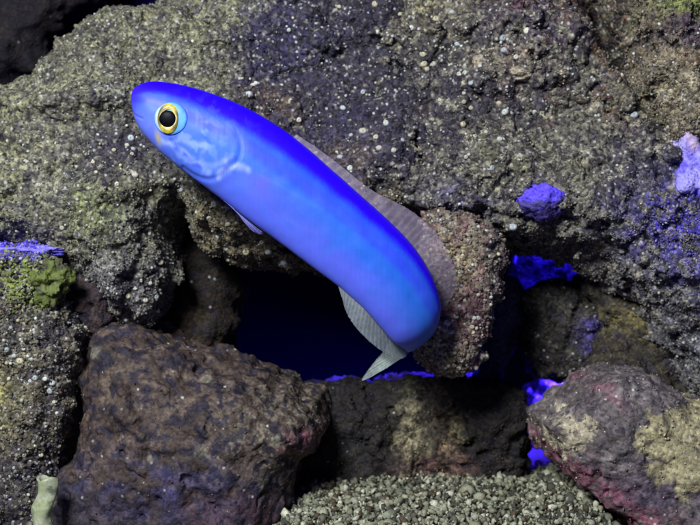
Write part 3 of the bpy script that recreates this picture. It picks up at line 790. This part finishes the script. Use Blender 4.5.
c = lay(c, np.array([.16, .13, .86]), bump2(wx, wy, 262, 188, 16, 12) * .6)
c = lay(c, np.array([.5, .42, .12]), bump2(wx, wy, 161.5, 140, 3.2, 6) * .9)
dg, qg = curve_d(FX, FY, GILL); dj, qj = curve_d(FX, FY, JAW); dr, qr = curve_d(FX, FY, PREOP)
c = lay(c, np.array([.02, .03, .5]), sstep(1.8, .4, dg) * .35 * sstep(1.0, .75, qg))
# scales: fine crossed rows over the flank, and myomere bands
u1 = (FX * .8 + FY * .6) / 3.1; u2 = (-FX * .6 + FY * .8) / 2.3
sc_ = np.sin(u1 * 3.14 + np.floor(u2) * 1.57) * np.sin(u2 * 3.14)
flank = sstep(.24, .36, TT) * sstep(1.0, .5, np.abs(VV))
c *= (1 + .035 * flank * sc_)[:, None]
c = lay(c, np.array([.05, .19, .78]), flank * sstep(.1, -.4, VV - edge) * .35 * sstep(-.3, .5, fbm(P / 30, 3, seed=55.4)))
low_ = .25 + .75 * sstep(142, 165, FY)
disp = (-1.3 * sstep(3.2, .3, dg) * low_ * sstep(0, .2, qg) + .7 * np.exp(-((dg - 4) / 4) ** 2) * (FX < 238) * low_ * sstep(.15, .4, qg) - 1.0 * sstep(2.0, .3, dj) - .5 * sstep(2.5, .3, dr)
        + .5 * fbm(P / 20, 2, seed=70) + .03 * flank * sc_)
disp *= sstep(0, .05, TT) * np.broadcast_to(np.abs(sa)[None] ** .5, (NS, NA)).ravel()
pts = pts + nrm * disp.reshape(NS, NA)[..., None]
V = pts.reshape(-1, 3)
ends = [cen[0] - tan[0] * .5, cen[-1] + tan[-1] * 2]
V = np.concatenate([V, ends])
c = np.concatenate([c, c[[0]], c[[(NS - 1) * NA]]])
i_, j_ = np.meshgrid(np.arange(NS - 1), np.arange(NA), indexing='ij')
k_ = (j_ + 1) % NA
Q = np.stack([i_ * NA + j_, i_ * NA + k_, (i_ + 1) * NA + k_, (i_ + 1) * NA + j_], -1).reshape(-1, 4)
me = bpy.data.meshes.new('body')
caps = [(NS * NA, (j + 1) % NA, j) for j in range(NA)] + [(NS * NA + 1, (NS - 1) * NA + j, (NS - 1) * NA + (j + 1) % NA) for j in range(NA)]
FISH0 = P3(290, 200, 0)
wv = np.stack([(V[:, 0] - 350) * U, (F + V[:, 2]) * U, -(V[:, 1] - 262.5) * U], 1)
me.from_pydata(wv.tolist(), [], Q.tolist() + caps); me.polygons.foreach_set('use_smooth', np.ones(len(me.polygons), bool))
import bmesh
bm = bmesh.new(); bm.from_mesh(me); bmesh.ops.recalc_face_normals(bm, faces=bm.faces); bm.to_mesh(me); bm.free()
set_col(me, c.astype(np.float32))
BODY_BVH = BVHTree.FromPolygons([Vector(v) for v in wv], [list(q) for q in Q])

M_FISH = attr_mat('fish_skin', .42, .25, .10, 7.0, .12)
_b = M_FISH.node_tree.nodes['Principled BSDF']
_b.inputs['Subsurface Weight'].default_value = .08
_b.inputs['Subsurface Radius'].default_value = (.6, .8, 2.0); _b.inputs['Subsurface Scale'].default_value = .0012

fish = bpy.data.objects.new('blue_fish', None); COL.objects.link(fish)
fish.location = Vector(FISH0); fish.empty_display_size = .02
tag(fish, 'slender bright blue fish with a golden eye swimming before the rocks', 'fish')
bpy.context.view_layer.update()
link('body', me, M_FISH, fish)

# eyes: pale blue rim, golden iris, black pupil, each a shallow dome
def simple_mat(name, col, rough=.3, spec=.5):
    m, nt, b, _ = mat_new(name)
    tc = N(nt, 'ShaderNodeTexCoord').outputs['Object']
    n = N(nt, 'ShaderNodeTexNoise', i_Scale=900.0, i_Detail=3.0); nt.links.new(tc, n.inputs['Vector'])
    cc = mix(nt, tuple(.65 * q for q in col), tuple(min(1, 1.3 * q) for q in col), ramp(nt, n.outputs['Fac'], .35, .65))
    nt.links.new(cc, b.inputs['Base Color']); b.inputs['Roughness'].default_value = rough; b.inputs['Specular IOR Level'].default_value = spec
    return m
M_RIM = attr_mat('eye_rim', .4, .3, .6, 9.0, .1); M_IRIS = attr_mat('golden_iris', .35, .5, .9, 5.0, .5); M_PUPIL = simple_mat('black_pupil', (.003, .003, .006), .35, .04)

def dome(r, hgt, hole=0.0, el=1.0, base=-.4):
    """solid of revolution about z: a low dome, or a ring with a hole"""
    nu, prof = 56, []
    for k in range(15):
        a = k / 14
        rr = hole + (r - hole) * math.cos(a * math.pi / 2) if hole == 0 else r - (r - hole) * a
        zz = hgt * math.sin(a * math.pi / 2) if hole == 0 else hgt * math.sin(min(1, a * 1.5) * math.pi / 2) * (1 - .25 * max(0, a - .6))
        prof.append((rr, zz))
    prof = [(r * .98, base * r)] + prof
    if hole: prof.append((hole * .97, base * r))
    V = []; Fc = []
    for (rr, zz) in prof:
        for i in range(nu):
            a = 2 * math.pi * i / nu
            V.append((max(rr, 1e-4) * math.cos(a), max(rr, 1e-4) * el * math.sin(a), zz))
    for j in range(len(prof) - 1):
        for i in range(nu):
            Fc.append((j * nu + i, j * nu + (i + 1) % nu, (j + 1) * nu + (i + 1) % nu, (j + 1) * nu + i))
    return mesh_from('dome', np.array(V) * U, Fc)

def rim_mesh():
    me = dome(16.6, 3.0, el=.96)
    co = np.zeros(len(me.vertices) * 3, np.float32); me.vertices.foreach_get('co', co); co = co.reshape(-1, 3) / U
    r = np.hypot(co[:, 0], co[:, 1]); sgn_x = co[:, 0] / 16
    cc = np.tile(np.array([.12, .37, .72]), (len(co), 1))
    cc = lay(cc, np.array([.48, .62, .80]), sstep(.2, -.8, sgn_x))
    cc = lay(cc, np.array([.06, .30, .80]), sstep(14.2, 15.6, r) * .6)
    cc = lay(cc, np.array([.05, .09, .80]), sstep(15.4, 16.5, r))
    set_col(me, cc); return me

def iris_mesh():
    me = dome(10.8, 1.5, hole=6.4, el=1.36)
    co = np.zeros(len(me.vertices) * 3, np.float32); me.vertices.foreach_get('co', co); co = co.reshape(-1, 3) / U
    a = np.arctan2(co[:, 1], co[:, 0]); r = np.hypot(co[:, 0], co[:, 1])
    cc = np.tile(np.array([.58, .47, .05]), (len(co), 1))
    cc = lay(cc, np.array([.10, .08, .05]), sstep(.3, .8, np.abs(np.cos(a + .3))) * .85)
    cc = lay(cc, np.array([.75, .72, .35]), sstep(14, 15, r) * .4)
    cc = lay(cc, np.array([.8, .62, .12]), sstep(9.5, 8.0, r) * .5)
    set_col(me, cc); return me

def make_eye(sgn):
    o0 = Vector(P3(174.5, 121.5, 0)); o0.y = F * U - sgn * .3
    hit, n, _, _ = BODY_BVH.ray_cast(o0, Vector((0, sgn, 0)))
    if n.y * sgn > 0: n = -n
    n = (n + Vector((0, -sgn * .9, 0))).normalized()
    q = n.to_track_quat('Z', 'Y')
    def put(name, me, mat, dx, dz, par, out):
        o = link(name, me, mat)
        o.location = hit + q @ Vector((0, 0, out * U)) + Vector((dx * U, 0, dz * U)); o.rotation_euler = q.to_euler()
        bpy.context.view_layer.update()
        o.parent = par; o.matrix_parent_inverse = par.matrix_world.inverted()
        bpy.context.view_layer.update()
        return o
    e = put('eye', rim_mesh(), M_RIM, 0, 0, fish, -.1)
    put('iris', iris_mesh(), M_IRIS, -1.8, -.4, e, 1.9)
    put('pupil', dome(8.3, 1.8), M_PUPIL, -2.4, -.8, e, 3.0)
make_eye(1); make_eye(-1)

# fins: thin membranes stretched between a base line and a free edge, with rays
def fin(name, base, edge, rays, col, col2, alpha, label=None, nu=160, nv=26, thick=.5, curl=0.0):
    b = catmull(base, nu); e = catmull(edge, nu)
    t = np.linspace(0, 1, nv)
    G = b[:, None, :] * (1 - t)[None, :, None] + e[:, None, :] * t[None, :, None]
    uu = np.linspace(0, 1, nu)[:, None] * np.ones((1, nv))
    ray = .5 + .5 * np.cos(uu * rays * 2 * np.pi)
    G[..., 2] += .1 * (ray - .5) * t[None] + curl * t[None] ** 2
    G[..., 0] += (RS.rand(nu) * 1.6)[:, None] * t[None] ** 8 * .5
    V = G.reshape(-1, 3)
    V2 = V.copy(); V2[:, 2] += thick * 2
    q = [(i * nv + j, (i + 1) * nv + j, (i + 1) * nv + j + 1, i * nv + j + 1) for i in range(nu - 1) for j in range(nv - 1)]
    q2 = [(a + nu * nv, d + nu * nv, c_ + nu * nv, b_ + nu * nv) for a, b_, c_, d in q]
    rim = [(i * nv + nv - 1, (i + 1) * nv + nv - 1) for i in range(nu - 1)] + [((i + 1) * nv, i * nv) for i in range(nu - 1)]
    rim += [(j, j + 1) for j in range(nv - 1)] + [((nu - 1) * nv + j + 1, (nu - 1) * nv + j) for j in range(nv - 1)]
    q3 = [(a, a + nu * nv, b_ + nu * nv, b_) for a, b_ in rim]
    A = np.concatenate([V, V2])
    wv = np.stack([(A[:, 0] - 350) * U, (F + A[:, 2]) * U, -(A[:, 1] - 262.5) * U], 1)
    me = mesh_from(name, wv, np.array(q + q2 + q3))
    r2 = sstep(.45, .95, ray).ravel(); tt = (np.ones((nu, 1)) * t[None]).ravel()
    m = fbm((V / 12).astype(np.float32), 3, seed=4)
    cc = lay(np.tile(np.asarray(col, float), (nu * nv, 1)), col2, r2)
    al = np.clip(alpha * (.92 + .17 * r2 + .35 * m) * (1.05 - .3 * tt), .03, 1)
    full = np.concatenate([cc, al[:, None]], 1)
    set_col(me, np.concatenate([full, full]).astype(np.float32))
    o = link(name, me, M_FIN, fish)
    if label: o['label'] = label
    return o

M_FIN, nt, b, _ = mat_new('fin_membrane')
at = N(nt, 'ShaderNodeAttribute', attribute_name='pigment')
tc = N(nt, 'ShaderNodeTexCoord').outputs['Object']
nz = N(nt, 'ShaderNodeTexNoise', i_Scale=600.0, i_Detail=3.0); nt.links.new(tc, nz.inputs['Vector'])
nt.links.new(mix(nt, at.outputs['Color'], ramp(nt, nz.outputs['Fac'], .3, .7, (.7, .7, .7), (1.25, 1.25, 1.25)), .6, 'MULTIPLY'), b.inputs['Base Color'])
nt.links.new(at.outputs['Alpha'], b.inputs['Alpha'])
b.inputs['Roughness'].default_value = .4; b.inputs['Specular IOR Level'].default_value = .3

fin('dorsal_fin', [(292, 138, 0), (325, 166, 0), (360, 198, 0), (392, 228, 2), (413, 252, 6), (427, 276, 14), (431, 298, 32), (428, 318, 54)],
    [(296, 134, 0), (332, 159, 0), (370, 189, 0), (408, 209, 0), (434, 231, 2), (451, 258, 8), (459, 284, 22), (448, 312, 44)], 34,
    (.30, .25, .36), (.38, .31, .35), .36, 'translucent brownish dorsal fin')
fin('anal_fin', [(338, 285, 2), (352, 297, 4), (366, 309, 6), (380, 324, 14), (394, 340, 28), (403, 348, 48)],
    [(341, 296, 2), (347, 315, 4), (361, 334, 6), (380, 351, 14), (400, 362, 30), (412, 358, 50)], 22,
    (.30, .34, .38), (.36, .40, .40), .5, 'grey translucent anal fin with dark rays')
fin('tail_fin', [(409, 360, 50), (408, 356, 50), (406, 352, 51), (404, 348, 52), (402, 345, 53)],
    [(388, 372, 36), (362, 383, 20), (374, 366, 30), (385, 354, 40), (392, 340, 48)], 12,
    (.40, .48, .44), (.50, .57, .50), .97, 'pale greenish tail fin')
for sg in (-1, 1):
    w = 24
    fin('pectoral_fin', [(255, 172, sg * (w - 1) - 5), (257, 178, sg * w - 5), (258, 184, sg * w - 5), (259, 190, sg * (w - 1) - 5)],
        [(322, 208, sg * (w + 9)), (330, 226, sg * (w + 10)), (318, 236, sg * (w + 8)), (292, 226, sg * (w + 6))], 9,
        (.12, .14, .60), (.16, .19, .75), 0.04, 'clear pectoral fin', curl=sg * 3)
    fin('pelvic_fin', [(222, 199, sg * 6), (226, 202, sg * 6), (230, 205, sg * 6), (234, 208, sg * 6)],
        [(262, 232, sg * 9), (260, 234, sg * 10), (256, 233, sg * 11), (250, 229, sg * 11)], 4,
        (.12, .12, .4), (.25, .25, .6), .6, 'small folded pelvic fin')

# ------------------------------------------------------------------ light, camera
w = bpy.data.worlds.new('World'); SC.world = w; w.use_nodes = True
bg = w.node_tree.nodes['Background']; bg.inputs[0].default_value = (.09, .09, .55, 1); bg.inputs[1].default_value = .19

def area(name, loc, target, sx, sy, power, col, spread=180):
    l = bpy.data.lights.new(name, 'AREA'); l.shape = 'RECTANGLE'; l.size = sx; l.size_y = sy; l.energy = power; l.color = col
    l.spread = math.radians(spread)
    o = bpy.data.objects.new(name, l); COL.objects.link(o); o.location = loc
    o.rotation_euler = (Vector(target) - Vector(loc)).to_track_quat('-Z', 'Y').to_euler()
    return o
area('tank_lamp', (-.25, -.08, .34), (0, .52, .02), .20, .13, 7.8, (.93, .97, 1.0))
area('added_blue_light', W(556, 190, 330), W(546, 268, 400), .04, .02, .032, (.05, .02, 1.0), 80)  # added, unseen behind the overhang, to turn the rounded rock blue
area('added_blue_strip', W(425, 120, 505), W(425, 386, 354), .14, .006, .16, (.05, .02, 1.0), 9)  # added, unseen narrow beam for the blue line along the ledge
area('added_blue_light', W(645, 352, 400), W(505, 402, 425), .04, .02, .8, (.05, .02, 1.0), 62)  # added, unseen among the rocks, to make the slit glow blue
area('added_blue_light', P3(70, -170, 520), P3(80, -20, 590), .06, .04, .15, (.05, .02, 1.0), 100)  # added, out of view, for a blue sliver on the panel top left

cam = bpy.data.cameras.new('camera'); co = bpy.data.objects.new('camera', cam); COL.objects.link(co)
co.location = (0, 0, 0); co.rotation_euler = (math.pi / 2, 0, 0)
cam.sensor_width = 36; cam.lens = 36 * F / 700; cam.dof.use_dof = True; cam.dof.focus_distance = F * U * .985; cam.dof.aperture_fstop = 13; cam.clip_start = .005; cam.clip_end = 20
SC.camera = co
SC.view_settings.view_transform = 'Standard'; SC.view_settings.look = 'None'; SC.view_settings.gamma = 1; SC.view_settings.exposure = 0
